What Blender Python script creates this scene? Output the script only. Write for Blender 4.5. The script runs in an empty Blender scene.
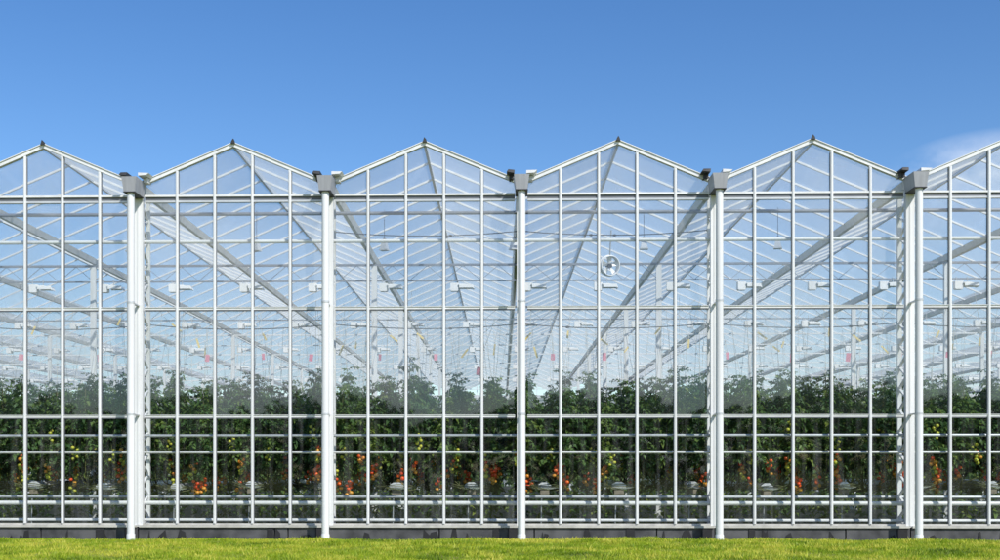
import bpy, math, random
import numpy as np
from mathutils import Vector, Matrix, noise

random.seed(7)
rng = np.random.default_rng(11)
R = math.radians
S = bpy.context.scene
COL = S.collection
PI = math.pi

# ------------------------------------------------------------------ helpers
class MB:
    """collects simple solids, links them as ONE mesh object"""
    def __init__(s):
        s.v = []; s.f = []; s.m = []; s.sm = []
    def add(s, vs, fs, mi=0, smooth=False):
        o = len(s.v)
        s.v.extend([tuple(p) for p in vs])
        for f in fs:
            s.f.append([i + o for i in f]); s.m.append(mi); s.sm.append(smooth)
    def box(s, x0, x1, y0, y1, z0, z1, mi=0):
        s.add([(x0,y0,z0),(x1,y0,z0),(x1,y1,z0),(x0,y1,z0),(x0,y0,z1),(x1,y0,z1),(x1,y1,z1),(x0,y1,z1)],
              [(0,3,2,1),(4,5,6,7),(0,1,5,4),(1,2,6,5),(2,3,7,6),(3,0,4,7)], mi)
    def prism_y(s, poly, y0, y1, mi=0):
        """poly of (x,z), extruded along y"""
        n = len(poly)
        vs = [(x,y0,z) for x,z in poly] + [(x,y1,z) for x,z in poly]
        fs = [list(range(n)), list(range(2*n-1, n-1, -1))]
        for i in range(n):
            j = (i+1) % n
            fs.append((i, i+n, j+n, j))
        s.add(vs, fs, mi)
    def prism_x(s, poly, x0, x1, mi=0):
        """poly of (y,z), extruded along x"""
        n = len(poly)
        vs = [(x0,y,z) for y,z in poly] + [(x1,y,z) for y,z in poly]
        fs = [list(range(n-1,-1,-1)), list(range(n, 2*n))]
        for i in range(n):
            j = (i+1) % n
            fs.append((i, j, j+n, i+n))
        s.add(vs, fs, mi)
    def beam(s, a, b, w, h, up=(0,0,1), mi=0):
        a = Vector(a); b = Vector(b); d = (b-a).normalized()
        u = Vector(up)
        if abs(d.dot(u)) > .98: u = Vector((0,1,0))
        sx = d.cross(u).normalized() * (w/2); sz = sx.normalized().cross(d).normalized() * (h/2)
        vs = [a-sx-sz, a+sx-sz, a+sx+sz, a-sx+sz, b-sx-sz, b+sx-sz, b+sx+sz, b-sx+sz]
        s.add(vs, [(0,1,2,3),(7,6,5,4),(0,4,5,1),(1,5,6,2),(2,6,7,3),(3,7,4,0)], mi)
    def tube(s, pts, r, n=8, mi=0, cap=True):
        pts = [Vector(p) for p in pts]
        rs = r if isinstance(r, (list, tuple)) else [r]*len(pts)
        rings = []; prev = None
        for i, p in enumerate(pts):
            d = (pts[min(i+1, len(pts)-1)] - pts[max(i-1, 0)]).normalized()
            if prev is None:
                u = Vector((0,0,1)) if abs(d.z) < .9 else Vector((1,0,0))
            else: u = prev
            x = d.cross(u).normalized(); y = x.cross(d).normalized(); prev = y
            rings.append([p + x*math.cos(2*PI*k/n)*rs[i] + y*math.sin(2*PI*k/n)*rs[i] for k in range(n)])
        vs = [q for rg in rings for q in rg]; fs = []
        for i in range(len(pts)-1):
            for k in range(n):
                k2 = (k+1) % n
                fs.append((i*n+k, i*n+k2, (i+1)*n+k2, (i+1)*n+k))
        s.add(vs, fs, mi, True)
        if cap:
            s.add(rings[0], [list(range(n-1,-1,-1))], mi); s.add(rings[-1], [list(range(n))], mi)
    def ball(s, c, r, sx=1, sy=1, sz=1, n=8, m=5, mi=0):
        vs = []; fs = []
        for i in range(m+1):
            t = PI*i/m
            for k in range(n):
                p = 2*PI*k/n
                vs.append((c[0]+r*sx*math.sin(t)*math.cos(p), c[1]+r*sy*math.sin(t)*math.sin(p), c[2]+r*sz*math.cos(t)))
        for i in range(m):
            for k in range(n):
                k2 = (k+1) % n
                fs.append((i*n+k, (i+1)*n+k, (i+1)*n+k2, i*n+k2))
        s.add(vs, fs, mi, True)
    def build(s, name, mats, parent=None, loc=None):
        me = bpy.data.meshes.new(name)
        me.from_pydata(s.v, [], s.f)
        if not isinstance(mats, (list, tuple)): mats = [mats]
        for m in mats: me.materials.append(m)
        me.polygons.foreach_set('material_index', s.m)
        me.polygons.foreach_set('use_smooth', s.sm)
        me.update()
        o = bpy.data.objects.new(name, me); COL.objects.link(o)
        if parent: o.parent = parent
        if loc: o.location = loc
        return o

def tag(o, label=None, cat=None, group=None, kind=None):
    if label: o['label'] = label
    if cat: o['category'] = cat
    if group: o['group'] = group
    if kind: o['kind'] = kind
    return o
def empty(name, loc=(0,0,0), rz=0):
    o = bpy.data.objects.new(name, None); COL.objects.link(o)
    o.location = loc; o.rotation_euler = (0,0,rz); o.empty_display_size = .2
    return o
KIDS = {}
def remember(root, *parts):
    KIDS[root.name] = list(parts)
def copy_tree(root):
    c = root.copy(); COL.objects.link(c)
    for ch in KIDS[root.name]:
        d = ch.copy(); COL.objects.link(d); d.parent = c
        for g in ch.children:
            e = g.copy(); COL.objects.link(e); e.parent = d
    return c
ORD = ['first','second','third','fourth','fifth','sixth','seventh','eighth','ninth','tenth','eleventh','twelfth',
       'thirteenth','fourteenth','fifteenth','sixteenth','seventeenth','eighteenth','nineteenth','twentieth']
def ordinal(i):
    if i < 20: return ORD[i]
    t = {2:'twenty',3:'thirty',4:'forty',5:'fifty'}[(i+1)//10]
    u = (i+1) % 10
    return {2:'twentieth',3:'thirtieth',4:'fortieth',5:'fiftieth'}[(i+1)//10] if u == 0 else t + '-' + ORD[u-1]

# ------------------------------------------------------------------ materials
def newmat(name):
    m = bpy.data.materials.new(name); m.use_nodes = True
    nt = m.node_tree; nt.nodes.clear()
    return m, nt, nt.nodes, nt.links
def nd(nt, t, **kw):
    n = nt.nodes.new(t)
    for k, v in kw.items(): setattr(n, k, v)
    return n
def paint(name, c, rough=.45, metal=0., var=.06, scale=3., bump=0., c2=None, streak=False):
    m, nt, N, L = newmat(name)
    out = nd(nt,'ShaderNodeOutputMaterial'); b = nd(nt,'ShaderNodeBsdfPrincipled')
    L.new(b.outputs[0], out.inputs[0])
    tc = nd(nt,'ShaderNodeTexCoord'); mp = nd(nt,'ShaderNodeMapping')
    L.new(tc.outputs['Object'], mp.inputs[0])
    mp.inputs['Scale'].default_value = (scale*3, scale*3, scale*.25) if streak else (scale,)*3
    no = nd(nt,'ShaderNodeTexNoise'); no.inputs['Detail'].default_value = 5; no.inputs['Scale'].default_value = 1
    L.new(mp.outputs[0], no.inputs[0])
    cr = nd(nt,'ShaderNodeValToRGB')
    lo = c2 if c2 else tuple(max(0, x*(1-var*3)) for x in c)
    cr.color_ramp.elements[0].position = .3; cr.color_ramp.elements[0].color = (*lo, 1)
    cr.color_ramp.elements[1].position = .62; cr.color_ramp.elements[1].color = (*c, 1)
    L.new(no.outputs[0], cr.inputs[0]); L.new(cr.outputs[0], b.inputs['Base Color'])
    b.inputs['Roughness'].default_value = rough; b.inputs['Metallic'].default_value = metal
    if bump:
        bp = nd(nt,'ShaderNodeBump'); bp.inputs['Strength'].default_value = bump; bp.inputs['Distance'].default_value = .02
        L.new(no.outputs[0], bp.inputs['Height']); L.new(bp.outputs[0], b.inputs['Normal'])
    return m
def glass(name, clear=(.95,.975,.97), film=.03, film_hi=.12, scale=(5,5,.5), thr=(.45,.75), spec=1.0, edge=0., low=False, band=False, film_tint=(.8,.82,.82)):
    """thin single pane: clear + fresnel mirror + a pale film (dust, mist or painted haze) that scatters light"""
    m, nt, N, L = newmat(name)
    out = nd(nt,'ShaderNodeOutputMaterial')
    tr = nd(nt,'ShaderNodeBsdfTransparent'); tr.inputs[0].default_value = (*clear, 1)
    gl = nd(nt,'ShaderNodeBsdfGlossy'); gl.inputs['Roughness'].default_value = .02
    gl.inputs[0].default_value = (.9,.95,1,1)
    fw = nd(nt,'ShaderNodeLayerWeight'); fw.inputs[0].default_value = .5          # Schlick reflectance, the same from both sides
    fp = nd(nt,'ShaderNodeMath', operation='POWER'); fp.inputs[1].default_value = 5
    L.new(fw.outputs['Facing'], fp.inputs[0])
    mu = nd(nt,'ShaderNodeMath', operation='MULTIPLY_ADD'); mu.inputs[1].default_value = .9*spec; mu.inputs[2].default_value = .075*spec
    L.new(fp.outputs[0], mu.inputs[0])
    m1 = nd(nt,'ShaderNodeMixShader'); L.new(mu.outputs[0], m1.inputs[0]); L.new(tr.outputs[0], m1.inputs[1]); L.new(gl.outputs[0], m1.inputs[2])
    df = nd(nt,'ShaderNodeBsdfDiffuse'); df.inputs[0].default_value = (*film_tint,1)
    tl = nd(nt,'ShaderNodeBsdfTranslucent'); tl.inputs[0].default_value = (*film_tint,1)
    md = nd(nt,'ShaderNodeMixShader'); md.inputs[0].default_value = .5
    L.new(df.outputs[0], md.inputs[1]); L.new(tl.outputs[0], md.inputs[2])
    tc = nd(nt,'ShaderNodeTexCoord'); mp = nd(nt,'ShaderNodeMapping'); mp.inputs['Scale'].default_value = scale
    L.new(tc.outputs['Object'], mp.inputs[0])
    no = nd(nt,'ShaderNodeTexNoise'); no.inputs['Scale'].default_value = 1; no.inputs['Detail'].default_value = 6; no.inputs['Roughness'].default_value = .6
    L.new(mp.outputs[0], no.inputs[0])
    mr = nd(nt,'ShaderNodeMapRange'); mr.inputs[1].default_value = thr[0]; mr.inputs[2].default_value = thr[1]
    mr.inputs[3].default_value = film; mr.inputs[4].default_value = film_hi
    L.new(no.outputs[0], mr.inputs[0])
    fac = mr.outputs[0]
    if band:                                     # film thickened above the crop, painting in the pale interior haze
        sx = nd(nt,'ShaderNodeSeparateXYZ'); L.new(tc.outputs['Object'], sx.inputs[0])
        mz = nd(nt,'ShaderNodeMapRange'); mz.inputs[1].default_value = 3.0; mz.inputs[2].default_value = 4.0; mz.inputs[3].default_value = .2; mz.inputs[4].default_value = 2.3
        mz.interpolation_type = 'SMOOTHSTEP'
        L.new(sx.outputs['Z'], mz.inputs[0])
        ml = nd(nt,'ShaderNodeMath', operation='MULTIPLY'); L.new(fac, ml.inputs[0]); L.new(mz.outputs[0], ml.inputs[1]); fac = ml.outputs[0]
    if low:                                      # condensation runs and splashed dirt gather near the sill
        sx = nd(nt,'ShaderNodeSeparateXYZ'); L.new(tc.outputs['Object'], sx.inputs[0])
        mz = nd(nt,'ShaderNodeMapRange'); mz.inputs[1].default_value = 1.3; mz.inputs[2].default_value = .4; mz.inputs[3].default_value = 1; mz.inputs[4].default_value = 1.5
        L.new(sx.outputs['Z'], mz.inputs[0])
        ml = nd(nt,'ShaderNodeMath', operation='MULTIPLY'); L.new(fac, ml.inputs[0]); L.new(mz.outputs[0], ml.inputs[1]); fac = ml.outputs[0]
    if edge:                                     # a dusty sheet hides more when seen along it
        lw = nd(nt,'ShaderNodeLayerWeight'); lw.inputs[0].default_value = .5
        pw = nd(nt,'ShaderNodeMath', operation='POWER'); pw.inputs[1].default_value = 4
        L.new(lw.outputs['Facing'], pw.inputs[0])
        ma = nd(nt,'ShaderNodeMath', operation='MULTIPLY_ADD'); ma.inputs[1].default_value = edge
        L.new(pw.outputs[0], ma.inputs[0]); L.new(fac, ma.inputs[2]); fac = ma.outputs[0]
    m2 = nd(nt,'ShaderNodeMixShader'); L.new(fac, m2.inputs[0]); L.new(m1.outputs[0], m2.inputs[1]); L.new(md.outputs[0], m2.inputs[2])
    L.new(m2.outputs[0], out.inputs[0])
    return m
def leafmat(name, stops, trans=.3, scale=2.2, rough=.45):
    m, nt, N, L = newmat(name)
    out = nd(nt,'ShaderNodeOutputMaterial'); b = nd(nt,'ShaderNodeBsdfPrincipled'); tl = nd(nt,'ShaderNodeBsdfTranslucent')
    at = nd(nt,'ShaderNodeAttribute'); at.attribute_name = 'rnd'
    oi = nd(nt,'ShaderNodeObjectInfo')
    no = nd(nt,'ShaderNodeTexNoise'); no.inputs['Scale'].default_value = scale; no.inputs['Detail'].default_value = 3
    ge = nd(nt,'ShaderNodeNewGeometry'); L.new(ge.outputs['Position'], no.inputs[0])
    a1 = nd(nt,'ShaderNodeMath', operation='MULTIPLY_ADD'); a1.inputs[1].default_value = .55
    L.new(at.outputs['Fac'], a1.inputs[0]); 
    a2 = nd(nt,'ShaderNodeMath', operation='MULTIPLY_ADD'); a2.inputs[1].default_value = .8; a2.inputs[2].default_value = -.22
    L.new(no.outputs[0], a2.inputs[0]); L.new(a2.outputs[0], a1.inputs[2])
    a3 = nd(nt,'ShaderNodeMath', operation='MULTIPLY_ADD'); a3.inputs[1].default_value = .26
    L.new(oi.outputs['Random'], a3.inputs[0]); L.new(a1.outputs[0], a3.inputs[2])
    cr = nd(nt,'ShaderNodeValToRGB'); e = cr.color_ramp.elements
    e[0].position = stops[0][0]; e[0].color = (*stops[0][1],1); e[1].position = stops[-1][0]; e[1].color = (*stops[-1][1],1)
    for p, c in stops[1:-1]:
        q = e.new(p); q.color = (*c,1)
    L.new(a3.outputs[0], cr.inputs[0])
    L.new(cr.outputs[0], b.inputs['Base Color']); L.new(cr.outputs[0], tl.inputs[0])
    b.inputs['Roughness'].default_value = rough; b.inputs['Specular IOR Level'].default_value = .35
    mx = nd(nt,'ShaderNodeMixShader'); mx.inputs[0].default_value = trans
    L.new(b.outputs[0], mx.inputs[1]); L.new(tl.outputs[0], mx.inputs[2]); L.new(mx.outputs[0], out.inputs[0])
    return m

M = dict(
    white = paint('white_paint', (.80,.81,.82), .38, var=.045, scale=1.6, streak=True),
    pipe  = paint('downpipe_white', (.79,.80,.82), .32, var=.05, scale=1.1, streak=True),
    galv  = paint('galvanised_steel', (.50,.53,.56), .42, .35, var=.08, scale=5),
    alu   = paint('aluminium', (.62,.64,.66), .38, .25, var=.05, scale=3),
    gutter= paint('gutter_grey', (.78,.79,.80), .5, 0, var=.05, scale=2.5, streak=True),
    hopper = paint('hopper_zinc', (.37,.38,.41), .5, .1, var=.07, scale=4, streak=True),
    galvdark = paint('dark_galvanised_steel', (.24,.26,.30), .5, .2, var=.07, scale=4),  # galvanised steel in a darker grey
    shade_line = paint('shade_line_grey', (.15,.16,.18), .5, .1, var=.06, scale=4),  # dark grey for painted shade lines, and the seals beside the mullions
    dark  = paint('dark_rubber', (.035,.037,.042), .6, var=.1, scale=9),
    plinth= paint('plinth_panel', (.105,.105,.115), .8, var=.14, scale=2.6, bump=.3, c2=(.03,.031,.036)),
    plint2= paint('plinth_joint_and_shadow', (.02,.02,.024), .8, var=.1, scale=4),
    sill  = paint('sill_stone', (.55,.54,.50), .7, var=.1, scale=5),
    heat  = paint('heating_pipe_white', (.74,.75,.75), .38, var=.05, scale=2),
    wire  = paint('black_cable', (.03,.03,.035), .5),
    steel = paint('shiny_steel', (.72,.74,.77), .22, .85, var=.06, scale=8),
    foil  = paint('white_foil', (.78,.80,.84), .2, .25, var=.08, scale=12, bump=.4),
    beige = paint('beige_block', (.26,.23,.18), .8, var=.1, scale=9),
    lamp  = paint('lamp_enamel', (.92,.92,.92), .3, var=.02),
    refl  = paint('lamp_reflector', (.93,.93,.93), .25, .0, var=.02),
    yellow= paint('yellow_card', (.80,.62,.22), .6, var=.05, scale=20),
    pink  = paint('pink_card', (.74,.26,.36), .6, var=.05, scale=20),
    string= paint('string', (.70,.68,.62), .8),
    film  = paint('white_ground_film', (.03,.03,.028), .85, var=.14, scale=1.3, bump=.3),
    red   = paint('ripe_tomato', (.75,.07,.015), .25, var=.1, scale=9, c2=(.78,.17,.02)),
    orange= paint('turning_tomato', (.72,.24,.03), .25, var=.1, scale=9, c2=(.62,.42,.05)),
    green = paint('unripe_tomato', (.60,.56,.06), .3, var=.1, scale=9, c2=(.36,.46,.05)),
    vine  = paint('vine_stem', (.15,.15,.06), .7, var=.14, scale=9, c2=(.07,.09,.03)),
    soil  = paint('lawn_soil', (.26,.28,.04), .95, var=.14, scale=3., bump=.5),
    facade_glass = glass('facade_glass', film=.07, film_hi=.34, scale=(.55,.55,.35), thr=(.42,.72)),  # patchy film that paints in the milky haze of the interior
    hazed_glass = glass('hazed_glass', film=.05, film_hi=.20, scale=(.6,.6,.4), thr=(.42,.76), band=True),
    misty_glass = glass('misted_glass', film=.002, film_hi=.13, scale=(7,7,.45), thr=(.48,.80), low=True, spec=.6),
    roof_glass = glass('roof_glass', clear=(.95,.97,.98), film=.07, film_hi=.14, scale=(.45,.12,.45), spec=.3, edge=.9),
    rear_glass = glass('whitewashed_glass', film=.86, film_hi=.93, scale=(1,1,1), spec=.4, film_tint=(.5,.5,.52)),
)
M['leaf'] = leafmat('tomato_leaf', [(.1,(.035,.085,.034)),(.45,(.08,.165,.055)),(.7,(.14,.24,.062)),(.95,(.27,.34,.07))], .38, 1.6)
M['grass'] = leafmat('grass_blade', [(.22,(.05,.10,.010)),(.40,(.25,.38,.018)),(.64,(.43,.53,.03)),(.92,(.72,.68,.11))], .35, .55, .5)
M['tree'] = leafmat('tree_leaf', [(.1,(.018,.035,.012)),(.9,(.06,.09,.025))], .2, .4, .7)

# ------------------------------------------------------------------ measures
DIST = 25.33
BAY = 4.0
X0 = .4                                   # one downpipe line stands at x = .4
H_SILL, H_T1, H_T2, H_EAVE, H_SPR, H_RIDGE = .33, 2.595, 4.845, 7.155, 7.46, 8.295
DEPTH = 72.0
ROW = 9.0
FK = range(-4, 4)                         # bays of the facade that are built in full
RK = range(-10, 10)                       # bays of the roof
XL, XR = X0+BAY*RK[0], X0+BAY*(RK[-1]+1)

# ------------------------------------------------------------------ the greenhouse
G = empty('greenhouse')
tag(G, 'long glass greenhouse with white frame, downpipes and a row of peaked gables', 'greenhouse')
slope = math.atan2(H_RIDGE-H_SPR, 2)

def roof_h(dx):                           # height of the roof at dx from the ridge
    return H_RIDGE - abs(dx)*(H_RIDGE-H_SPR)/2

for k in FK:
    xc = X0 + BAY*k + 2
    # white mullions, standing proud of the rails
    for dx in (-1.185, -.395, .395, 1.185):
        b = MB(); x = xc+dx
        b.box(x-.026, x+.026, -.055, .045, H_SILL+.035, roof_h(dx)-.07)
        b.box(x-.012, x+.012, -.066, -.0555, H_SILL+.04, roof_h(dx)-.09)
        for sg in (-1, 1): b.box(min(x+sg*.0265,x+sg*.036), max(x+sg*.0265,x+sg*.036), -.02, .02, H_SILL+.04, roof_h(dx)-.12, 1)  # dark seal strips, put in as grey shading along the mullion
        b.build('mullion', [M['white'], M['shade_line']], G)
    xa, xb = xc-1.87, xc+1.87
    for h in (H_T1, H_T2):
        b = MB()
        b.box(xa, xb, -.030, .040, h-.022, h+.020)
        b.box(xa, xb, -.048, .030, h+.0215, h+.032)
        b.box(xa, xb, -.024, .030, h-.045, h-.0235, 2)  # dark strip painted in as the shadow under the rail
        b.box(xa, xb, .044, .085, h-.04, h+.01, 1)
        b.build('transom', [M['white'], M['galv'], M['shade_line']], G)
    # eave beam: white ledge above a recessed strip, coloured dark as the ledge's shadow
    b = MB()
    b.box(xa, xb, -.047, .06, H_EAVE+.028, H_EAVE+.068, 0)
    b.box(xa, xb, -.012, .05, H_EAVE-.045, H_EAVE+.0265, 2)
    b.box(xa, xb, -.030, .055, H_EAVE-.088, H_EAVE-.0465, 1)
    b.build('eave_beam', [M['white'], M['alu'], M['shade_line']], G)
    # rafters of the gable, mitred at the ridge
    t = .075
    for s in (-1, 1):
        b = MB()
        b.prism_y([(xc+s*1.97, roof_h(1.97)), (xc, H_RIDGE), (xc, H_RIDGE-t), (xc+s*1.97, roof_h(1.97)-t)][::s], -.062, .05)
        b.prism_y([(xc+s*1.97, roof_h(1.97)+.018), (xc, H_RIDGE+.018), (xc, H_RIDGE+.002), (xc+s*1.97, roof_h(1.97)+.002)][::s], -.085, .07)
        b.build('verge_rafter', M['white'], G)
    # glass, one sheet per pane row
    for nm, z0, z1, mt in (('lower_glazing', H_SILL+.03, H_T1-.033, 'misty_glass'), ('middle_glazing', H_T1+.036, H_T2-.033, 'hazed_glass'),
                           ('upper_glazing', H_T2+.036, H_EAVE-.089, 'facade_glass')):
        b = MB()
        edges = [xa] + [xc+d for d in (-1.185,-.395,.395,1.185)] + [xb]
        for i in range(5):
            x0, x1 = edges[i]+.015, edges[i+1]-.015
            j = random.uniform(-.010, .010); q = random.uniform(-.012,.012)      # panes never sit perfectly flat
            b.add([(x0,0+j,z0),(x1,0-j,z0),(x1,-j+q,z1),(x0,j+q,z1)], [(0,1,2,3)])
        b.build(nm, M[mt], G)
    b = MB()
    edges = [-1.87,-1.185,-.395,.395,1.185,1.87]
    for i in range(5):
        x0, x1 = edges[i]+.015, edges[i+1]-.015
        b.add([(xc+x0,0,H_EAVE+.03),(xc+x1,0,H_EAVE+.03),(xc+x1,0,roof_h(x1)-.05)] + ([(xc, 0, roof_h(0)-.05)] if i == 2 else []) + [(xc+x0,0,roof_h(x0)-.05)],
              [[0,1,2,3] if i != 2 else [0,1,2,3,4]])
    b.build('gable_glazing', M['facade_glass'], G)
    # sill and plinth
    b = MB()
    b.box(xa-.1, xb+.1, -.10, .09, H_SILL-.045, H_SILL+.0)
    b.box(xa-.1, xb+.1, -.035, .06, H_SILL+.002, H_SILL+.038)
    b.build('sill', M['sill'], G)
    b = MB()
    js = [xc-2.0] + sorted(xc+random.uniform(-1.8,1.8) for _ in range(2)) + [xc+2.0]
    for i in range(3):
        d = random.uniform(0, .012)
        b.box(js[i]+.014, js[i+1]-.014, -.05-d, .08, -.15, H_SILL-.047)
    b.box(xc-1.995, xc+1.995, -.02, .07, -.15, H_SILL-.05, 1)
    for _ in range(5):                            # damp runs and soil splash, thin crusts on the panels
        q = random.uniform(-1.9,1.6); ww = random.uniform(.05,.3); d = .0635+random.random()*.004
        b.add([(xc+q,-d,.03),(xc+q+ww,-d,.03),(xc+q+ww*random.uniform(.6,.9),-d,random.uniform(.10,.28)),(xc+q+ww*random.uniform(.1,.4),-d,random.uniform(.08,.28))], [(0,1,2,3)], 1)
    jw = random.uniform(-1.6, 1.6)
    b.box(xc+jw, xc+jw+random.uniform(.1,.18), -.075, -.03, -.15, H_SILL-.052, 1)
    b.box(xc+1.72, xc+1.93, -.078, -.03, -.15, H_SILL-.051, 1)  # dark block standing in for the downpipe's cast shadow on the plinth
    b.build('plinth', [M['plinth'], M['plint2']], G)

for k in list(FK) + [FK[-1]+1]:
    x = X0 + BAY*k
    b = MB(); b.box(x-.088, x+.088, -.04, .07, H_SILL-.03, 7.40)
    b.box(x-.02, x+.02, -.052, -.0405, H_SILL, 7.3)
    b.build('corner_post', M['white'], G)
    # lattice column just behind the glass
    b = MB()
    y0, y1 = .20, .66
    b.box(x-.045, x+.045, y0-.035, y0+.035, .06, 7.25); b.box(x-.045, x+.045, y1-.035, y1+.035, .06, 7.25)
    n = 15
    for i in range(n):
        za, zb = .25+i*6.8/n, .25+(i+1)*6.8/n; zm = (za+zb)/2
        b.beam((x, y0, za), (x, y1, zm), .05, .035); b.beam((x, y1, zm), (x, y0, zb), .05, .035)
    b.build('lattice_column', M['white'], G)
    # downpipe with collars and foot
    y = -.56; r = .077
    b = MB(); b.tube([(x,y,.02),(x,y,2.60)], r, 20); b.tube([(x,y,2.6),(x,y,4.90)], r*.985, 20); b.tube([(x,y,4.9),(x,y,7.2)], r*.97, 20)
    p = b.build('downpipe', M['pipe'], G)
    for h in (2.62, 4.91):
        b = MB(); b.tube([(x,y,h-.02),(x,y,h+.02)], r*1.075, 20); b.box(x-.03, x+.03, y+r*.9, -.053, h-.014, h+.014)
        b.build('pipe_clamp', M['alu'], p)
    b = MB(); b.tube([(x,y,-.05),(x,y,.16),(x,y,.175)], [r*1.13,r*1.13,r*1.05], 20); b.build('pipe_foot', M['pipe'], p)
    # hopper box under the gutter end
    b = MB()
    b.add([(x-.115,-0.670,7.16),(x+.115,-0.670,7.16),(x+.115,-.06,7.16),(x-.115,-.06,7.16),(x-.155,-0.700,7.46),(x+.155,-0.700,7.46),(x+.155,-.06,7.46),(x-.155,-.06,7.46)],
          [(0,3,2,1),(0,1,5,4),(1,2,6,5),(2,3,7,6),(3,0,4,7)])
    b.add([(x-.14,-0.685,7.43),(x+.14,-0.685,7.43),(x+.14,-.07,7.43),(x-.14,-.07,7.43)], [(0,1,2,3)], 1)
    b.box(x-.125, x+.125, -.68, -.05, 7.145, 7.159, 1)
    b.build('gutter_hopper', [M['hopper'], M['dark']], G)
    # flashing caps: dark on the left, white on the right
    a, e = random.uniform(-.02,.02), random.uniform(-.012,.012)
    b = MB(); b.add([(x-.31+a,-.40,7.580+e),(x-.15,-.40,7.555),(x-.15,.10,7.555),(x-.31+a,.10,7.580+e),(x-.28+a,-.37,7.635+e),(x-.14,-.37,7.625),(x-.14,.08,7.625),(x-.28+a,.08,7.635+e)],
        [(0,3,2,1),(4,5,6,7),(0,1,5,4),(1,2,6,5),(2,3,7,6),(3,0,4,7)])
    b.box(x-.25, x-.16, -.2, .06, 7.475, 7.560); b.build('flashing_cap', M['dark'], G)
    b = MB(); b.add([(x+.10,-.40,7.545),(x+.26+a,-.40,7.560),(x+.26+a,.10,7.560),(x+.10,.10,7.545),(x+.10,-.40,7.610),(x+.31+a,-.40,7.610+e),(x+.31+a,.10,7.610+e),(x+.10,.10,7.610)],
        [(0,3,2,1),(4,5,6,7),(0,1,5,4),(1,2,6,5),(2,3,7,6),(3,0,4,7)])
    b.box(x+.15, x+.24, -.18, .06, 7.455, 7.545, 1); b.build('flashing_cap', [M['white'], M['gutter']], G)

# roof spans running back from every gable
for k in RK:
    xc = X0 + BAY*k + 2
    b = MB()
    for s in (-1, 1):
        b.add([(xc, .03, H_RIDGE-.03), (xc, DEPTH, H_RIDGE-.03), (xc+s*1.9, DEPTH, roof_h(1.9)-.03), (xc+s*1.9, .03, roof_h(1.9)-.03)], [(0,1,2,3)])
    span = b.build('roof_span', M['roof_glass'], G)
    b = MB()
    for i in range(1, 48):
        y = 1.5*i
        if i > 24 and i % 2: continue
        for sg in (-1, 1):
            q = MB() if (k in range(-3, 3) and i <= 8) else b
            w = .042 if i < 14 else .026
            q.beam((xc+sg*.03, y, H_RIDGE-.066), (xc+sg*1.9, y, roof_h(1.9)-.066), w, .044)
            if q is not b: q.build('roof_bar', M['white'], span)
    tag(b.build('roof_bar', M['white'], span), kind='stuff')
    b = MB(); b.box(xc-.028, xc+.028, -.04, DEPTH, H_RIDGE-.085, H_RIDGE+.03)
    b.build('ridge_beam', M['alu'], span)
    if k in FK:
        b = MB(); b.prism_y([(xc-.045,H_RIDGE-.02),(xc+.045,H_RIDGE-.02),(xc+.03,H_RIDGE+.035),(xc+random.uniform(-.03,.03),H_RIDGE+.08),(xc-.025,H_RIDGE+.035)], -.12, -.045)
        b.build('ridge_cap', M['dark'], span)
for k in list(RK) + [RK[-1]+1]:
    x = X0 + BAY*k
    b = MB()
    b.prism_y([(x-.045,7.31),(x+.045,7.31),(x+.095,7.46),(x+.08,7.46),(x+.037,7.325),(x-.037,7.325),(x-.08,7.46),(x-.095,7.46)], -.03, DEPTH)
    b.build('gutter', M['gutter'], G)
# trusses and posts, a row every nine metres
for r in range(1, 9):
    y = ROW*r if r < 8 else DEPTH-.3
    b = MB()
    b.box(XL, XR, y-.03, y+.03, 7.22, 7.28); b.box(XL, XR, y-.02, y+.02, 6.78, 6.82)
    n = int((XR-XL)/1.0)
    for i in range(n):
        xa = XL+i*1.0
        if r > 3: break
        b.beam((xa,y,6.81),(xa+.5,y,7.23), .014,.014,(0,1,0)); b.beam((xa+.5,y,7.23),(xa+1,y,6.81), .014,.014,(0,1,0))
    b.build('lattice_truss', M['galvdark'] if r < 3 else M['white'], G)  # farther trusses coloured pale, haze over depth put into the colour
    for k in range(-9, 11, 2):
        x = X0+BAY*k
        b = MB(); b.box(x-.075, x+.075, y-.06, y+.06, .05, 7.215); b.box(x-.11,x+.11,y-.09,y+.09,.05,.3)
        b.build('interior_column', M['white'], G)
# tie tube, inner rail, heating pipes behind the glass
def run(name, y, h, r, m, n=8):
    b = MB(); b.tube([(XL/2.2, y, h), (XR/2.2, y, h)], r, n)
    return b.build(name, m, G)
run('tie_tube', 1.12, 7.06, .040, M['galvdark'])
run('inner_rail', .12, 6.27, .040, M['white'])
run('heating_pipe', .14, 2.20, .030, M['galv'])
run('heating_pipe', .14, 1.85, .032, M['heat'])
run('heating_pipe', .80, .90, .036, M['galv'], 12)
run('heating_pipe', .30, .78, .047, M['heat'], 12)
run('heating_pipe', .30, .425, .036, M['heat'], 12)
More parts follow.
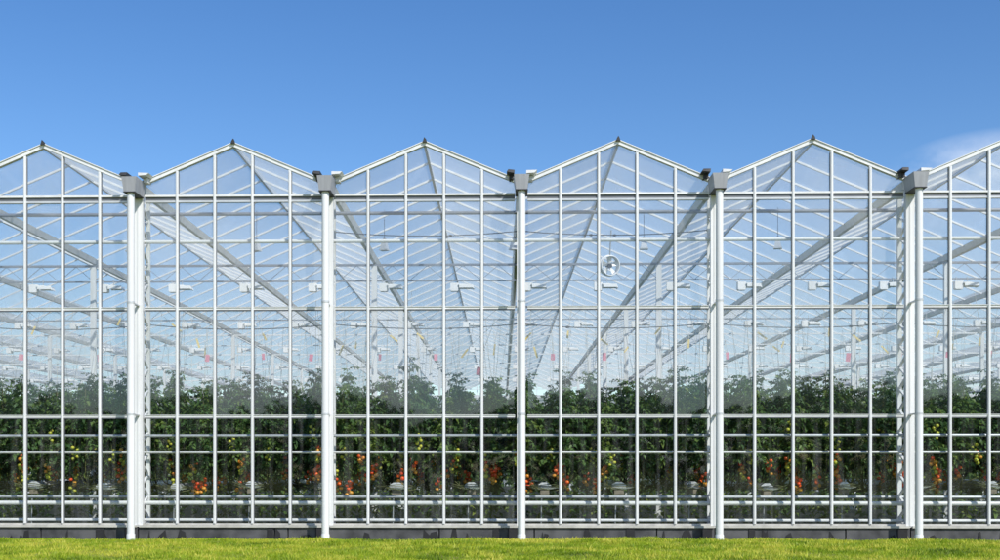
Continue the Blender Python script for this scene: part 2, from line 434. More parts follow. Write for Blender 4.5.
# rear and side walls
b = MB()
for k in RK:
    xc = X0+BAY*k+2
    for dx in (-2,-1.185,-.395,.395,1.185): b.box(xc+dx-.03, xc+dx+.03, DEPTH, DEPTH+.06, .1, roof_h(dx)-.05)
    for s in (-1,1): b.beam((xc, DEPTH+.03, H_RIDGE), (xc+s*2, DEPTH+.03, H_SPR), .06, .07, (0,1,0))
for h in (.3, H_T1, H_T2, H_EAVE): b.box(XL, XR, DEPTH-.02, DEPTH+.05, h-.03, h+.03)
rw = b.build('rear_wall', M['white'], G)
b = MB(); b.add([(XL,DEPTH+.02,.1),(XR,DEPTH+.02,.1),(XR,DEPTH+.02,H_SPR-.1),(XL,DEPTH+.02,H_SPR-.1)],[(0,1,2,3)])
b.build('glazing', M['rear_glass'], rw)
for x in (XL, XR):
    b = MB(); y = 1.
    while y < DEPTH: b.box(x-.03, x+.03, y-.03, y+.03, .05, 7.1); y += 2.25
    for h in (.3, H_T1, H_T2): b.box(x-.025, x+.025, .1, DEPTH-.1, h-.03, h+.03)
    sw = b.build('side_wall', M['white'], G)
    b = MB(); b.add([(x+.035,.1,.1),(x+.035,DEPTH,.1),(x+.035,DEPTH,7.1),(x+.035,.1,7.1)],[(0,1,2,3)]); b.build('glazing', M['roof_glass'], sw)

# ------------------------------------------------------------------ ground, floor and lawn
def bump(x, y):
    """gentle unevenness of the lawn, on numpy arrays"""
    f = np.clip((-y-.05)/1.2, 0, 1) * np.clip((14+y)/6, 0, 1)
    a = .018*np.sin(.9*x+1.3*y+.4)+.022*np.sin(2.1*x-.7*y+2)+.014*np.sin(3.7*x+2.9*y)+.02*np.sin(.37*x+.5)+.009*np.sin(7.1*x-5.3*y)
    return a*f + .06*np.clip((-y-.05)/.6, 0, 1)*np.clip((14+y)/6,0,1)
xs = np.concatenate([[-4000,-1200,-400,-140,-60,-30], np.arange(-18,18.01,.2), [30,60,140,400,1200,4000]])
ys = np.concatenate([[-4000,-1200,-400,-140,-60,-30,-20], np.arange(-14,.01,.2), [2,10,40,90,200,600,1500,4000]])
XX, YY = np.meshgrid(xs, ys); ZZ = bump(XX, YY)
vs = np.stack([XX, YY, ZZ], -1).reshape(-1, 3); nx = len(xs)
fs = [(j*nx+i, j*nx+i+1, (j+1)*nx+i+1, (j+1)*nx+i) for j in range(len(ys)-1) for i in range(nx-1)]
me = bpy.data.meshes.new('lawn_ground'); me.from_pydata(vs.tolist(), [], fs); me.materials.append(M['soil'])
for p in me.polygons: p.use_smooth = True
o = bpy.data.objects.new('lawn_ground', me); COL.objects.link(o); tag(o, kind='structure')
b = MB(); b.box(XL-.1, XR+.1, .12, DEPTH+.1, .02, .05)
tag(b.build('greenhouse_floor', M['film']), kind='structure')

def leaf_mesh(name, V, F, rnd, mat):
    me = bpy.data.meshes.new(name)
    n = len(V); m = len(F); c = F.shape[1]
    me.vertices.add(n); me.vertices.foreach_set('co', V.astype(np.float32).ravel())
    me.loops.add(m*c); me.loops.foreach_set('vertex_index', F.astype(np.int32).ravel())
    me.polygons.add(m); me.polygons.foreach_set('loop_start', np.arange(0, m*c, c, dtype=np.int32))
    me.update(calc_edges=True)
    at = me.attributes.new('rnd', 'FLOAT', 'FACE'); at.data.foreach_set('value', rnd.astype(np.float32))
    me.materials.append(mat)
    return me
# grass blades
n = 300000
gx = rng.uniform(-13.5, 14.5, n); gy = -.07 - 6.6*rng.random(n)
cl = .5+.5*np.sin(1.7*gx+.8*np.sin(2.3*gy+gx*.7))*np.sin(2.9*gy+1.1*np.sin(1.9*gx)) 
cl2 = .5+.5*np.sin(5.3*gx+2*np.sin(3.1*gy))*np.sin(6.7*gy+1.7*np.sin(4.3*gx))
hh = (.020+.036*rng.random(n)**1.5)*(.5+.6*cl+.9*cl2**3)
hh *= np.where(gy > -.5, .75, 1)
an = rng.uniform(0, 2*PI, n); w = .0045+.005*rng.random(n)
la = rng.uniform(0, 2*PI, n); lm = hh*rng.uniform(.15, .9, n)
gz = bump(gx, gy)
V = np.empty((n,3,3))
V[:,0] = np.stack([gx+np.cos(an)*w, gy+np.sin(an)*w, gz-.005], -1); V[:,1] = np.stack([gx-np.cos(an)*w, gy-np.sin(an)*w, gz-.005], -1)
V[:,2] = np.stack([gx+np.cos(la)*lm, gy+np.sin(la)*lm, gz+hh], -1)
rn = np.clip(rng.random(n)*.55 + .5*np.sin(1.1*gx+3*np.sin(.9*gy))*np.sin(2.3*gy+1.7*np.sin(1.3*gx)) *.6 + .3*cl2, 0, 1)
# coarser tufts that stand above the turf
nt_ = 1500; per = 44
tx = rng.uniform(-13.5,14.5,nt_); ty = -.9-5.8*rng.random(nt_)**.8; ts = rng.uniform(.5,1.35,nt_); tc_ = rng.random(nt_)
m = nt_*per; tr2 = np.sqrt(rng.random(m))*.13*np.repeat(ts,per); ta = rng.uniform(0,2*PI,m)
ux = np.repeat(tx,per)+np.cos(ta)*tr2*1.5; uy = np.minimum(np.repeat(ty,per)+np.sin(ta)*tr2, -.1); uz = bump(ux,uy)
uh = np.repeat(ts,per)*(.035+.05*rng.random(m)); ua = rng.uniform(0,2*PI,m); uw = .006+.006*rng.random(m); ul = uh*rng.uniform(.2,.9,m)
V2 = np.empty((m,3,3))
V2[:,0] = np.stack([ux+np.cos(ua)*uw, uy+np.sin(ua)*uw, uz-.005], -1); V2[:,1] = np.stack([ux-np.cos(ua)*uw, uy-np.sin(ua)*uw, uz-.005], -1)
V2[:,2] = np.stack([ux+np.cos(ta)*ul, uy+np.sin(ta)*ul, uz+uh], -1)
V = np.concatenate([V, V2]); rn = np.concatenate([rn, np.clip(np.repeat(np.where(tc_ < .6, 0, .75),per)+rng.random(m)*.3, 0, 1)]); n = n+m
me = leaf_mesh('grass', V.reshape(-1,3), np.arange(3*n).reshape(-1,3), rn, M['grass'])
o = bpy.data.objects.new('grass', me); COL.objects.link(o); tag(o, 'bright green mown grass of the lawn in front of the greenhouse', 'grass', kind='stuff')

# ------------------------------------------------------------------ tomato vines
def leaflets(C, D, L, W, droop, roll):
    """diamond leaflets folded along the midrib. C base, D unit direction, L length, W width -> V,F"""
    n = len(C)
    up = np.tile([0,0,1.], (n,1))
    sd = np.cross(D, up); sd /= np.maximum(np.linalg.norm(sd, axis=1, keepdims=True), 1e-6)
    nr = np.cross(sd, D)
    cr, sr = np.cos(roll)[:,None], np.sin(roll)[:,None]
    sd2 = sd*cr + nr*sr; nr2 = nr*cr - sd*sr
    L = L[:,None]; W = W[:,None]
    tip = C + D*L; tip[:,2] -= (L[:,0]*droop)
    mid = C + D*L*.45 + nr2*L*.04
    V = np.stack([C, mid+sd2*W/2+nr2*W*.18, tip, mid-sd2*W/2+nr2*W*.18, mid-nr2*W*.05], 1).reshape(-1,3)
    i = np.arange(n)*5
    F = np.concatenate([np.stack([i, i+4, i+2, i+1],1), np.stack([i, i+3, i+2, i+4],1)])
    return V, F
def vine_foliage(seed, top, wide):
    r = np.random.default_rng(seed)
    C=[];D=[];L=[];W=[];RR=[]
    z = 1.60; a = r.uniform(0, 2*PI)
    while z < top:
        u = (z-1.60)/(top-1.60)
        reach = wide*(.62+.5*math.sin(PI*min(1,u*1.05+.12)))*(1-.15*max(0,u-.85)/.15)*r.uniform(.75,1.2)
        for _ in range(2 if u < .9 else 1):
            a += 2.4 + r.normal(0,.3)
            el = r.uniform(-.15,.45) if u < .85 else r.uniform(.5,1.1)
            hd = np.array([math.cos(a)*math.cos(el), math.sin(a)*math.cos(el), math.sin(el)])
            sd = np.array([-math.sin(a), math.cos(a), 0])
            lr = r.random()
            m = int(5+reach*12)
            for q in range(m):
                t = (q+1)/m
                base = np.array([0,0,z]) + hd*reach*t; base[2] -= reach*.55*t*t
                for s in (-1,1):
                    d = hd*r.uniform(.3,.8) + sd*s*r.uniform(.6,1) + np.array([0,0,r.normal(-.25,.3)])
                    d /= np.linalg.norm(d)
                    C.append(base + r.normal(0,.012,3)); D.append(d); l = r.uniform(.07,.135)*(1 if u<.9 else .75); L.append(l); W.append(l*r.uniform(.5,.75)); RR.append(np.clip(lr*.5+r.random()*.5,0,1))
        z += r.uniform(.055,.085)
    n = len(C); C=np.array(C); D=np.array(D)
    V,F = leaflets(C, D, np.array(L), np.array(W), r.uniform(.05,.5,n), r.normal(0,.5,n))
    rr = np.array(RR); rr = np.concatenate([rr,rr])
    return leaf_mesh('foliage', V, F, rr, M['leaf'])
FOL = [(vine_foliage(100+i, t, w), t) for i, (t, w) in enumerate([(3.32,.50),(3.44,.48),(3.20,.54),(3.52,.46),(3.36,.52),(3.26,.48),(3.40,.56)])]
def stem_mesh(seed, top):
    r = random.Random(seed); b = MB()
    pts = [(r.uniform(-.1,.1), 1.0, .98), (r.uniform(-.08,.08), .55, 1.0), (r.uniform(-.05,.05), .2, 1.08), (0,.04,1.3)]
    z = 1.5
    while z < top: pts.append((r.uniform(-.02,.02), r.uniform(-.02,.02), z)); z += .35
    b.tube(pts, [.011]*len(pts), 5)
    for _ in range(3):
        x = r.uniform(-.25,.25); b.tube([(x, 1.1, .93+r.uniform(0,.1)), (x*.6, .4, 1.0+r.uniform(0,.06)), (x*-.3, -.05, 1.05+r.uniform(0,.2)), (x*-1.2, -.1, 1.25+r.uniform(0,.2))], .011, 5)
    b.tube([(0,0,top-.3),(r.uniform(-.3,.3), r.uniform(-.1,.3), top+1.4)], .004, 4, 1)
    o = b.build('stem', [M['vine'], M['string']]); me = o.data
    bpy.data.objects.remove(o); return me
STM = [stem_mesh(i, FOL[i][1]) for i in range(len(FOL))]
def fruit_mesh(seed, kind):
    r = random.Random(seed); b = MB()
    nf = r.randint(5,8); ln = .15+.018*nf
    b.tube([(0,.0,.16),(.02,-.03,.10),(.03,-.04,0),(.03,-.04,-ln)], .006, 4, 0)
    for i in range(nf):
        t = i/(nf-1); z = -ln*t; a = i*2.4+r.random()                 # ripest at the top of the truss
        u = t + r.uniform(-.25,.25)
        q = {'red':(1 if u < .75 else 2), 'orange':(1 if u < .1 else 2 if u < .6 else 3), 'green':3}[kind]
        b.ball((.03+.05*math.cos(a), -.045+.05*math.sin(a), z), r.uniform(.040,.054)*(1 if kind!='green' else .8), 1.05,1.05,.9, 8, 5, q)
    o = b.build('fruit_truss', [M['vine'], M['red'], M['orange'], M['green']]); me = o.data
    bpy.data.objects.remove(o); return me
FRU = {k: [fruit_mesh(10*j+i, k) for i in range(3)] for j, k in enumerate(('red','orange','green'))}

def appear(x, y):                       # where the line of sight crosses the facade
    return x*DIST/(DIST+y)
BAYN = {-3:'left of the first downpipe', -2:'between first and second downpipes', -1:'between second and third downpipes', 0:'between third and fourth downpipes', 1:'between fourth and fifth downpipes', 2:'right of the fifth downpipe', 3:'right of the fifth downpipe'}
def bay_of(xa): return math.floor((xa-X0)/BAY)
lines = [.53+.8*i for i in range(-17, 17)]
XS0 = -10.15; XS1 = 10.6
cnt = {}
pr = random.Random(5)
for li, lx in enumerate(lines):
    for j in range(8):
        y = 1.35 + .55*j
        i = pr.randrange(len(FOL))
        fol, top = FOL[i]
        jx = lx + pr.uniform(-.2,.2)
        if j and abs(appear(lx, y)) > 11.2: continue
        root = empty('tomato_plant', (jx, y+pr.uniform(-.08,.08), 0), 0)
        sc = pr.uniform(.97,1.08) if j else pr.choice((pr.uniform(.92,1.03), pr.uniform(1.0,1.07), pr.uniform(1.05,1.16)))
        root.scale = (pr.choice((-1,1))*1.0, 1, sc)
        st = bpy.data.objects.new('stem', STM[i]); COL.objects.link(st); st.parent = root
        fo = bpy.data.objects.new('foliage', fol); COL.objects.link(fo); fo.parent = root
        if j < 3 and noise.noise((lx*.55, 3.7, j*.2)) > -.22:
            ripe = 'red' if lx > -6 or pr.random() < .4 else 'orange'
            for kind, z0, z1, n in ((ripe, 1.24, 1.62, 1 if (j or pr.random() < .35) else 2), ('orange', 1.50, 1.85, 1), ('green', 1.75, 2.45, 1)):
                for q in range(n):
                    if pr.random() < (.12 if kind == 'red' else .3): continue
                    f = bpy.data.objects.new('fruit_truss', pr.choice(FRU[kind])); COL.objects.link(f); f.parent = root
                    f.location = (pr.uniform(-.22,.22), pr.uniform(-.34,-.12) if kind != 'green' else pr.uniform(-.36,-.25), pr.uniform(z0, z1)); f.rotation_euler.z = pr.uniform(0,6)
        if j == 0:
            xa = appear(jx, y); k = bay_of(xa)
            if XS0 < xa < XS1:
                c = cnt[k] = cnt.get(k, 0)
                cnt[k] += 1
                tag(root, f'{ORD[c]} front tomato vine from left in the glass bay {BAYN[k]}', 'tomato plant', 'tomato vines along the front of the crop')
            else:
                tag(root, 'front tomato vine behind the glass beyond the picture edge', 'tomato plant', 'tomato vines beyond the picture edges')
        else:
            tag(root, 'leafy tomato vine growing directly behind the front vines of the crop', 'tomato plant', 'tomato vines deeper in the rows')
# the rest of the crop reads as one green mass
n = 90000
lx = rng.choice([.53+.8*i for i in range(-28,28)], n)
C = np.stack([lx + rng.normal(0,.16,n), 5.7+42*rng.random(n)**1.3, 1.0+2.35*rng.random(n)], -1)
a = rng.uniform(0,2*PI,n); C[:14000,2] = .15+1.1*rng.random(14000); C[:14000,1] = 6.5+24*rng.random(14000)**1.5
D = np.stack([np.cos(a), np.sin(a), rng.normal(-.3,.3,n)], -1); D /= np.linalg.norm(D,axis=1,keepdims=True)
l = rng.uniform(.15,.28,n)
V,F = leaflets(C, D, l, l*.55, rng.uniform(0,.4,n), rng.normal(0,.5,n)); rr = rng.random(n)
o = bpy.data.objects.new('tomato_crop', leaf_mesh('tomato_crop', V, F, np.concatenate([rr,rr]), M['leaf'])); COL.objects.link(o)
tag(o, 'distant green mass of tomato vines filling the rows deep inside the greenhouse', 'tomato crop', kind='stuff')

# ------------------------------------------------------------------ hanging troughs at the row ends
T = empty('growing_trough')
b = MB()
b.prism_y([(-.26,1.00),(-.12,.97),(.12,.97),(.26,1.00),(.29,1.005),(.29,1.02),(.25,1.018),(.11,.988),(-.11,.988),(-.25,1.018),(-.29,1.02),(-.29,1.005)], 0, 7.5)
b.add([(-.25,-.003,1.012),(-.12,-.003,.972),(.12,-.003,.972),(.25,-.003,1.012)], [(0,1,2,3)])
tr_ = b.build('trough', M['steel'], T)
b = MB()
prof = [(-.12,.995),(.12,.995),(.14,1.04),(.10,1.09),(.05,1.125),(-.06,1.12),(-.12,1.08),(-.145,1.03)]
b.prism_y(prof, .06, 1.02); b.prism_y(prof, 1.06, 2.04); b.prism_y([(x*.9,z) for x,z in prof], 2.08, 7.4)
sl_ = b.build('substrate_slab', M['foil'], T)
b = MB()
b.box(-.09,.09,.02,.30,.86,.965,1); b.tube([(-.075,.1,.05),(-.06,.1,.86)], .014, 6); b.box(-.13,.13,.06,.14,.05,.07)
sd_ = b.build('stand', [M['galv'], M['beige']], T)
b = MB()
ring = [(.40*math.cos(t), .12+.42*math.sin(t), 1.06+.018*math.sin(3*t)) for t in np.linspace(PI, 2*PI, 15)]
for dz, dr in ((0,1),(-.03,.96)):
    b.tube([(x*dr, (y-.12)*dr+.12, z+dz+.01*math.sin(9*x+dz*50)) for x,y,z in [(-.40,1.6,1.06)]+ring+[(.40,1.6,1.06)]], .009, 5, 0)
for q in range(7):
    x = random.uniform(-.38,.38); b.tube([(x,.1,1.02),(x+random.uniform(-.1,.1),-.1,1.0+random.uniform(-.05,.1)),(x+random.uniform(-.5,.5),-.12,.9+random.uniform(0,.25))], .009, 5, 0)
hp_ = b.build('stem_bundle', M['vine'], T)
remember(T, tr_, sl_, sd_, hp_)
first = True; c = {}
for i in range(-8, 8):
    x = .93+1.6*i
    o = T if first else copy_tree(T); first = False
    o.location = (x, .9, .09+pr.uniform(-.015,.015)); o.rotation_euler.z = pr.uniform(-.06,.06); o.scale = (pr.uniform(.8,1.2), 1, pr.uniform(.96,1.05)); o.location.y += pr.uniform(-.05,.25)
    xa = appear(x, 1.0); k = bay_of(xa)
    if XS0 < xa < XS1:
        q = c[k] = c.get(k,0); c[k] += 1
        tag(o, f'steel growing trough end with foil slab, {ORD[q]} from left {BAYN[k]}', 'trough', 'growing troughs at the row ends')
    else:
        tag(o, 'steel growing trough end beyond the picture edge', 'trough', 'growing troughs beyond the picture edges')

# ------------------------------------------------------------------ grow lamps under the trusses
LA = empty('grow_lamp')
b = MB(); b.box(-.34,-.10,-.10,.10,-.24,-.02); b.box(-.32,-.12,-.102,.102,-.26,-.242)
h_ = b.build('ballast_box', M['lamp'], LA)
b = MB()
pts = [(-.10,-.05),(-.05,-.09),(.22,-.12),(.36,-.17)]
b.prism_y([(-.10,-.06),(.10,-.055),(.34,-.12),(.36,-.19),(.33,-.19),(.31,-.14),(.09,-.08),(-.10,-.09)], -.15, .15)
b.box(-.08,.33,-.155,-.149,-.17,-.075); b.box(-.08,.33,.149,.155,-.17,-.075)
r_ = b.build('reflector', M['refl'], LA)
b = MB(); b.tube([(-.1,0,-.12),(.2,0,-.125)], .022, 8); l_ = b.build('bulb', M['lamp'], LA)
b = MB(); b.box(-.28,-.26,-.012,.012,-.03,.12); b.box(.04,.06,-.012,.012,-.06,.12); g_ = b.build('hanger', M['galv'], LA)
remember(LA, h_, r_, l_, g_)
first = True
for r in range(1, 6):
    y = ROW*r - .02; half = 10.6*(DIST+y)/DIST
    q = 0
    xs_ = [.9+2.0*i for i in range(-18,18) if -half-.4 < .9+2.0*i < half+.6]
    for x in xs_:
        o = LA if first else copy_tree(LA); first = False
        o.scale = (.95,)*3; o.location = (x+pr.uniform(-.05,.05), y, 6.74); o.rotation_euler = (0,0,pr.uniform(-.05,.05))
        tag(o, f'white grow lamp, {ordinal(q)} from left hanging on the {["nearest","second nearest","third nearest","fourth nearest","fifth nearest"][r-1]} roof truss', 'grow lamp', 'grow lamps under the trusses')
        q += 1

# small white boxes hanging near the front
SB = empty('sensor_box')
b = MB()
b.add([(-.10,-.09,-.20),(.10,-.09,-.20),(.10,.09,-.20),(-.10,.09,-.20),(-.06,-.06,.05),(.06,-.06,.05),(.06,.06,.05),(-.06,.06,.05)], [(0,3,2,1),(4,5,6,7),(0,1,5,4),(1,2,6,5),(2,3,7,6),(3,0,4,7)])
b.box(-.12,.12,-.105,.105,-.245,-.202)
a1 = b.build('housing', M['alu'], SB)
b = MB(); b.tube([(0,0,.05),(0,0,.95)], .008, 5); b.box(-.035,.035,-.03,.03,.05,.11); a2 = b.build('hanger', M['wire'], SB)
remember(SB, a1, a2)
for i, (px, lab) in enumerate([(124,'beside the leftmost downpipe'),(253,'between first and second downpipes'),(383,'between second and third downpipes'),(514,'beside the middle downpipe'),(645,'right of the round fan'),(779,'between fourth and fifth downpipes')]):
    o = SB if i == 0 else copy_tree(SB)
    o.scale = (.85,)*3
    o.location = ((px-502)*30/1218, 5.0, 7.15); o.rotation_euler.z = pr.uniform(-.5,.5)
    tag(o, 'white tapered box hanging from the roof ' + lab, 'hanging box', 'white boxes hanging under the roof')
# circulation fan
FN = empty('circulation_fan', (2.62, 4.5, 6.46), .25); FN.rotation_euler = (.15, 0, .3)
b = MB()
for yy, rr in ((-.09,.235),(.0,.25),(.09,.235)):
    b.tube([(rr*math.cos(t), yy, rr*math.sin(t)) for t in np.linspace(0,2*PI,33)], .014, 6, cap=False)
n = 32
vs=[];
for i in range(n):
    t=2*PI*i/n
    for yy in (-.09,.09): vs.append((.236*math.cos(t), yy, .236*math.sin(t)))
b.add(vs, [(2*i,2*i+1,(2*i+3)%(2*n),(2*i+2)%(2*n)) for i in range(n)], 0, True)
b.build('duct_ring', M['lamp'], FN)
for i in range(5):
    t = 2*PI*i/5+.3; b = MB(); c0 = Vector((math.cos(t),0,math.sin(t))); s0 = Vector((-math.sin(t),0,math.cos(t)))
    b.add([c0*.05-s0*.025+Vector((0,-.02,0)), c0*.05+s0*.025+Vector((0,.02,0)), c0*.215+s0*.075+Vector((0,.035,0)), c0*.215-s0*.055+Vector((0,-.035,0)),
           c0*.05-s0*.025+Vector((0,-.014,0)), c0*.05+s0*.025+Vector((0,.026,0)), c0*.215+s0*.075+Vector((0,.041,0)), c0*.215-s0*.055+Vector((0,-.029,0))],
          [(0,1,2,3),(7,6,5,4),(0,4,5,1),(1,5,6,2),(2,6,7,3),(3,7,4,0)])
    b.build('fan_blade', M['lamp'], FN)
b = MB(); b.tube([(0,-.07,0),(0,.12,0)], .055, 12); b.build('motor', M['dark'], FN)
b = MB(); b.tube([(-.23,.1,0),(.23,.1,0)], .008, 5); b.tube([(0,.1,-.23),(0,.1,.23)], .008, 5); b.tube([(0,.0,.25),(.0,.0,.85)], .018, 6); b.build('guard', M['galv'], FN)
tag(FN, 'round white circulation fan hanging behind the glass right of the middle downpipe', 'fan')
# black cables strung from post to post
def cable(name, pts, label, knots=()):
    b = MB(); P = []
    for (xa, za), (xb, zb) in zip(pts[:-1], pts[1:]):
        for i in range(8):
            t = i/8; P.append((xa+(xb-xa)*t, .72, za+(zb-za)*t - .10*4*t*(1-t)))
    P.append((pts[-1][0], .72, pts[-1][1]))
    b.tube(P, .011, 5)
    for kx in knots:
        q = min(P, key=lambda p: abs(p[0]-kx)); b.ball(q, .028, 1.6,1,1, 6, 4)
    for (xa, za) in pts: b.ball((xa,.72,za), .05, 1,1,1.2, 8, 5)
    tag(b.build(name, M['wire']), label, 'cable')
cable('overhead_cable', [(-3.6,6.58),(.4,6.58),(4.4,6.58)], 'thin black cable sagging under the eaves across the two middle bays', (-.9,1.9,2.3))
cable('crossing_cable', [(X0+BAY*k, 4.60) for k in range(-4,5)], 'thin black cable strung along all bays just below the upper glass rail', (-6.5,-2.9,-1.2,1.6,5.6,7.3))
# sticky insect cards on strings above the crop
def card(px, py, y, col, tilt, w, h):
    x = (px-502)*(DIST+y)/1218; z = 1.518+(468-py)*(DIST+y)/1218
    root = empty('sticky_trap', (x, y, z)); root.rotation_euler = (0, tilt, pr.uniform(-.5,.5))
    b = MB(); b.box(-w/2, w/2, -.003, .003, -h, 0); b.build('card', M[col], root)
    b = MB(); b.tube([(0,0,0),(0,0,.12),(pr.uniform(-.3,.3),0,1.1)], .005, 4); b.build('string', M['string'], root)
    return root
CARDS = [('yellow', [(31,330),(118,322),(170,328),(195,343),(204,352),(262,338),(343,350),(356,347),(390,340),(417,338),(468,354),(495,349),(531,338),(534,352),(568,336),(600,344),(628,352),(660,333),(688,345),(756,338),(771,352),(782,347),(827,334),(829,348),(850,341),(878,352),(935,337),(948,350),(975,344)]),
         ('pink', [(17,357),(60,356),(96,358),(206,358),(262,357),(311,358),(380,358),(436,358),(479,371),(553,358),(604,357),(726,357),(790,359),(846,358),(897,355),(943,357),(985,356)])]
for col, ps in CARDS:
    cc = {}
    for i, (px, py) in enumerate(ps):
        y = pr.uniform(4,9) if (px, py) != (479,371) else 1.6
        if col == 'yellow': o = card(px, py-5, y, col, pr.choice((-.9,-.5,-.3,.05,.1,.4,.7)), .05, pr.uniform(.16,.34))
        else: o = card(px, py-4, y, col, pr.uniform(-.15,.15), pr.uniform(.08,.11), pr.uniform(.15,.21))
        k = bay_of((px-502)/48.75); q = cc.get(k,0); cc[k] = q+1
        tag(o, f'{"yellow" if col=="yellow" else "pinkish red"} sticky card, {ORD[q]} from left in the bay {BAYN[k]}', 'sticky card', f'{"yellow" if col=="yellow" else "red"} sticky cards above the crop')

# ------------------------------------------------------------------ unseen trees added behind the camera, keeping sky reflections off the glass
n = 26000
x = rng.uniform(-150,150,n); top = 8.5+1.2*np.sin(.21*x)+.9*np.sin(.53*x+1)+.5*np.sin(1.3*x)
C = np.stack([x, -105+rng.normal(0,1.6,n), top*rng.random(n)**.7], -1)
a = rng.uniform(0,2*PI,n); D = np.stack([np.cos(a), np.sin(a), rng.normal(0,.5,n)], -1); D /= np.linalg.norm(D,axis=1,keepdims=True)
l = rng.uniform(.8,1.5,n); V,F = leaflets(C, D, l, l*.8, rng.uniform(0,.3,n), rng.normal(0,1,n)); rr = rng.random(n)
o = bpy.data.objects.new('tree_belt', leaf_mesh('tree_belt', V, F, np.concatenate([rr,rr]), M['tree'])); COL.objects.link(o)
tag(o, 'unseen dark belt of trees added opposite the greenhouse to darken reflections', 'trees', kind='stuff')

# ------------------------------------------------------------------ sky and sun
SUN_AZ, SUN_EL = R(36), R(42)            # azimuth to the right of straight behind the camera
sd = Vector((math.sin(SUN_AZ)*math.cos(SUN_EL), -math.cos(SUN_AZ)*math.cos(SUN_EL), math.sin(SUN_EL)))
W = bpy.data.worlds.new('World'); S.world = W; W.use_nodes = True
nt = W.node_tree; nt.nodes.clear(); L = nt.links
out = nd(nt,'ShaderNodeOutputWorld'); bg = nd(nt,'ShaderNodeBackground'); sky = nd(nt,'ShaderNodeTexSky')
sky.sky_type = 'NISHITA'; sky.sun_disc = False; sky.sun_elevation = SUN_EL; sky.sun_rotation = math.atan2(sd.x, sd.y)
sky.air_density = 1.0; sky.dust_density = .2; sky.ozone_density = 2.5; sky.altitude = 0
bg.inputs[1].default_value = .12
# one faint wisp of cloud low on the right
tc = nd(nt,'ShaderNodeTexCoord'); mp = nd(nt,'ShaderNodeMapping'); mp.inputs['Scale'].default_value = (11,11,17)
hs = nd(nt,'ShaderNodeHueSaturation'); hs.inputs['Hue'].default_value = .508; hs.inputs['Saturation'].default_value = 1.28; L.new(sky.outputs[0], hs.inputs['Color'])
L.new(tc.outputs['Generated'], mp.inputs[0])
no = nd(nt,'ShaderNodeTexNoise'); no.inputs['Scale'].default_value = 1; no.inputs['Detail'].default_value = 6; no.inputs['Roughness'].default_value = .55
L.new(mp.outputs[0], no.inputs[0])
cd = Vector((.405, 1, .243)).normalized()
sub = nd(nt,'ShaderNodeVectorMath', operation='SUBTRACT'); sub.inputs[1].default_value = cd; L.new(tc.outputs['Generated'], sub.inputs[0])
sc_ = nd(nt,'ShaderNodeVectorMath', operation='MULTIPLY'); sc_.inputs[1].default_value = (12,12,34); L.new(sub.outputs[0], sc_.inputs[0])
ln = nd(nt,'ShaderNodeVectorMath', operation='LENGTH'); L.new(sc_.outputs[0], ln.inputs[0])
m1 = nd(nt,'ShaderNodeMapRange'); m1.inputs[1].default_value = 1.0; m1.inputs[2].default_value = .1; L.new(ln.outputs['Value'], m1.inputs[0])
m2 = nd(nt,'ShaderNodeMapRange'); m2.inputs[1].default_value = .42; m2.inputs[2].default_value = .68; L.new(no.outputs[0], m2.inputs[0])
mm = nd(nt,'ShaderNodeMath', operation='MULTIPLY'); L.new(m1.outputs[0], mm.inputs[0]); L.new(m2.outputs[0], mm.inputs[1])
m3 = nd(nt,'ShaderNodeMath', operation='MULTIPLY'); m3.inputs[1].default_value = 1.0; L.new(mm.outputs[0], m3.inputs[0])
mx = nd(nt,'ShaderNodeMix', data_type='RGBA'); L.new(m3.outputs[0], mx.inputs[0]); L.new(hs.outputs[0], mx.inputs[6]); mx.inputs[7].default_value = (8.6,8.8,9.1,1)
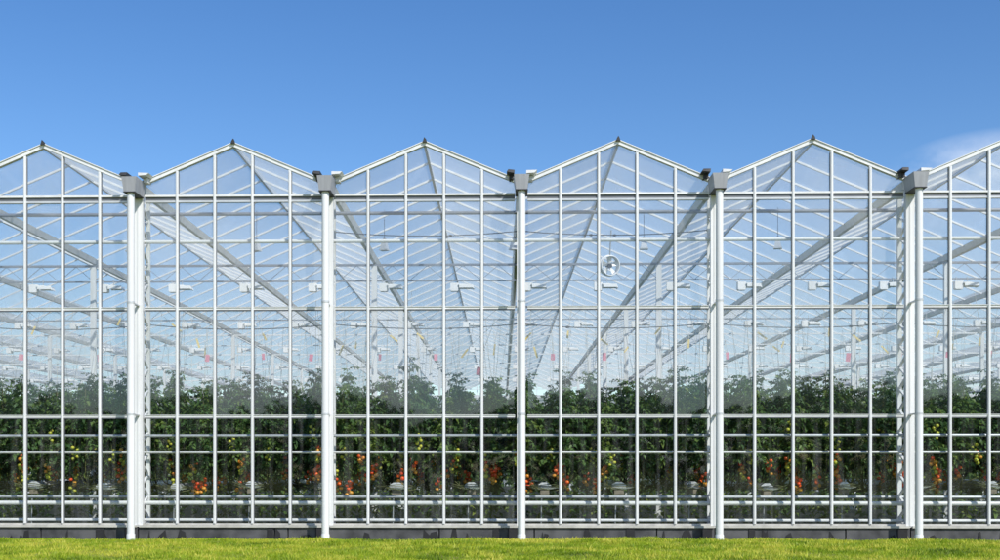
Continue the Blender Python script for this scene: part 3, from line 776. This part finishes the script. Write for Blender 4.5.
# scattered fair-weather clouds in the half of the sky behind the camera, mirrored in the panes
mp2 = nd(nt,'ShaderNodeMapping'); mp2.inputs['Scale'].default_value = (4.5,4.5,9); L.new(tc.outputs['Generated'], mp2.inputs[0])
n2 = nd(nt,'ShaderNodeTexNoise'); n2.inputs['Scale'].default_value = 1; n2.inputs['Detail'].default_value = 7; L.new(mp2.outputs[0], n2.inputs[0])
r2 = nd(nt,'ShaderNodeMapRange'); r2.inputs[1].default_value = .46; r2.inputs[2].default_value = .62; L.new(n2.outputs[0], r2.inputs[0])
sp = nd(nt,'ShaderNodeSeparateXYZ'); L.new(tc.outputs['Generated'], sp.inputs[0])
rb = nd(nt,'ShaderNodeMapRange'); rb.inputs[1].default_value = -.25; rb.inputs[2].default_value = -.5; L.new(sp.outputs['Y'], rb.inputs[0])
re_ = nd(nt,'ShaderNodeMapRange'); re_.inputs[1].default_value = .5; re_.inputs[2].default_value = .25; L.new(sp.outputs['Z'], re_.inputs[0])
q1 = nd(nt,'ShaderNodeMath', operation='MULTIPLY'); L.new(r2.outputs[0], q1.inputs[0]); L.new(rb.outputs[0], q1.inputs[1])
q2 = nd(nt,'ShaderNodeMath', operation='MULTIPLY'); L.new(q1.outputs[0], q2.inputs[0]); L.new(re_.outputs[0], q2.inputs[1])
mx2 = nd(nt,'ShaderNodeMix', data_type='RGBA'); L.new(q2.outputs[0], mx2.inputs[0]); L.new(mx.outputs[2], mx2.inputs[6]); mx2.inputs[7].default_value = (11,11,11.3,1)
L.new(mx2.outputs[2], bg.inputs[0]); L.new(bg.outputs[0], out.inputs[0])

sl = bpy.data.lights.new('sun', 'SUN'); sl.energy = 3.7; sl.angle = R(.53); sl.color = (1,.955,.88)
so = bpy.data.objects.new('sun', sl); COL.objects.link(so); so.rotation_euler = sd.to_track_quat('Z','Y').to_euler(); so.location = (10,-30,30)

# ------------------------------------------------------------------ camera
cam = bpy.data.cameras.new('camera'); co = bpy.data.objects.new('camera', cam); COL.objects.link(co)
co.location = (0, -DIST, 1.518); co.rotation_euler = (R(90), 0, R(1.5))
cam.sensor_width = 36; cam.lens = 43.86; cam.shift_x = .030; cam.shift_y = .188; cam.clip_end = 9000; cam.clip_start = .1
S.camera = co

S.render.engine = 'CYCLES'
S.view_settings.view_transform = 'Standard'; S.view_settings.look = 'None'; S.view_settings.exposure = .28; S.view_settings.gamma = 1
cy = S.cycles
cy.max_bounces = 10; cy.diffuse_bounces = 4; cy.glossy_bounces = 4; cy.transmission_bounces = 6; cy.transparent_max_bounces = 48
cy.caustics_reflective = False; cy.caustics_refractive = False; cy.use_denoising = True; cy.sample_clamp_indirect = 6
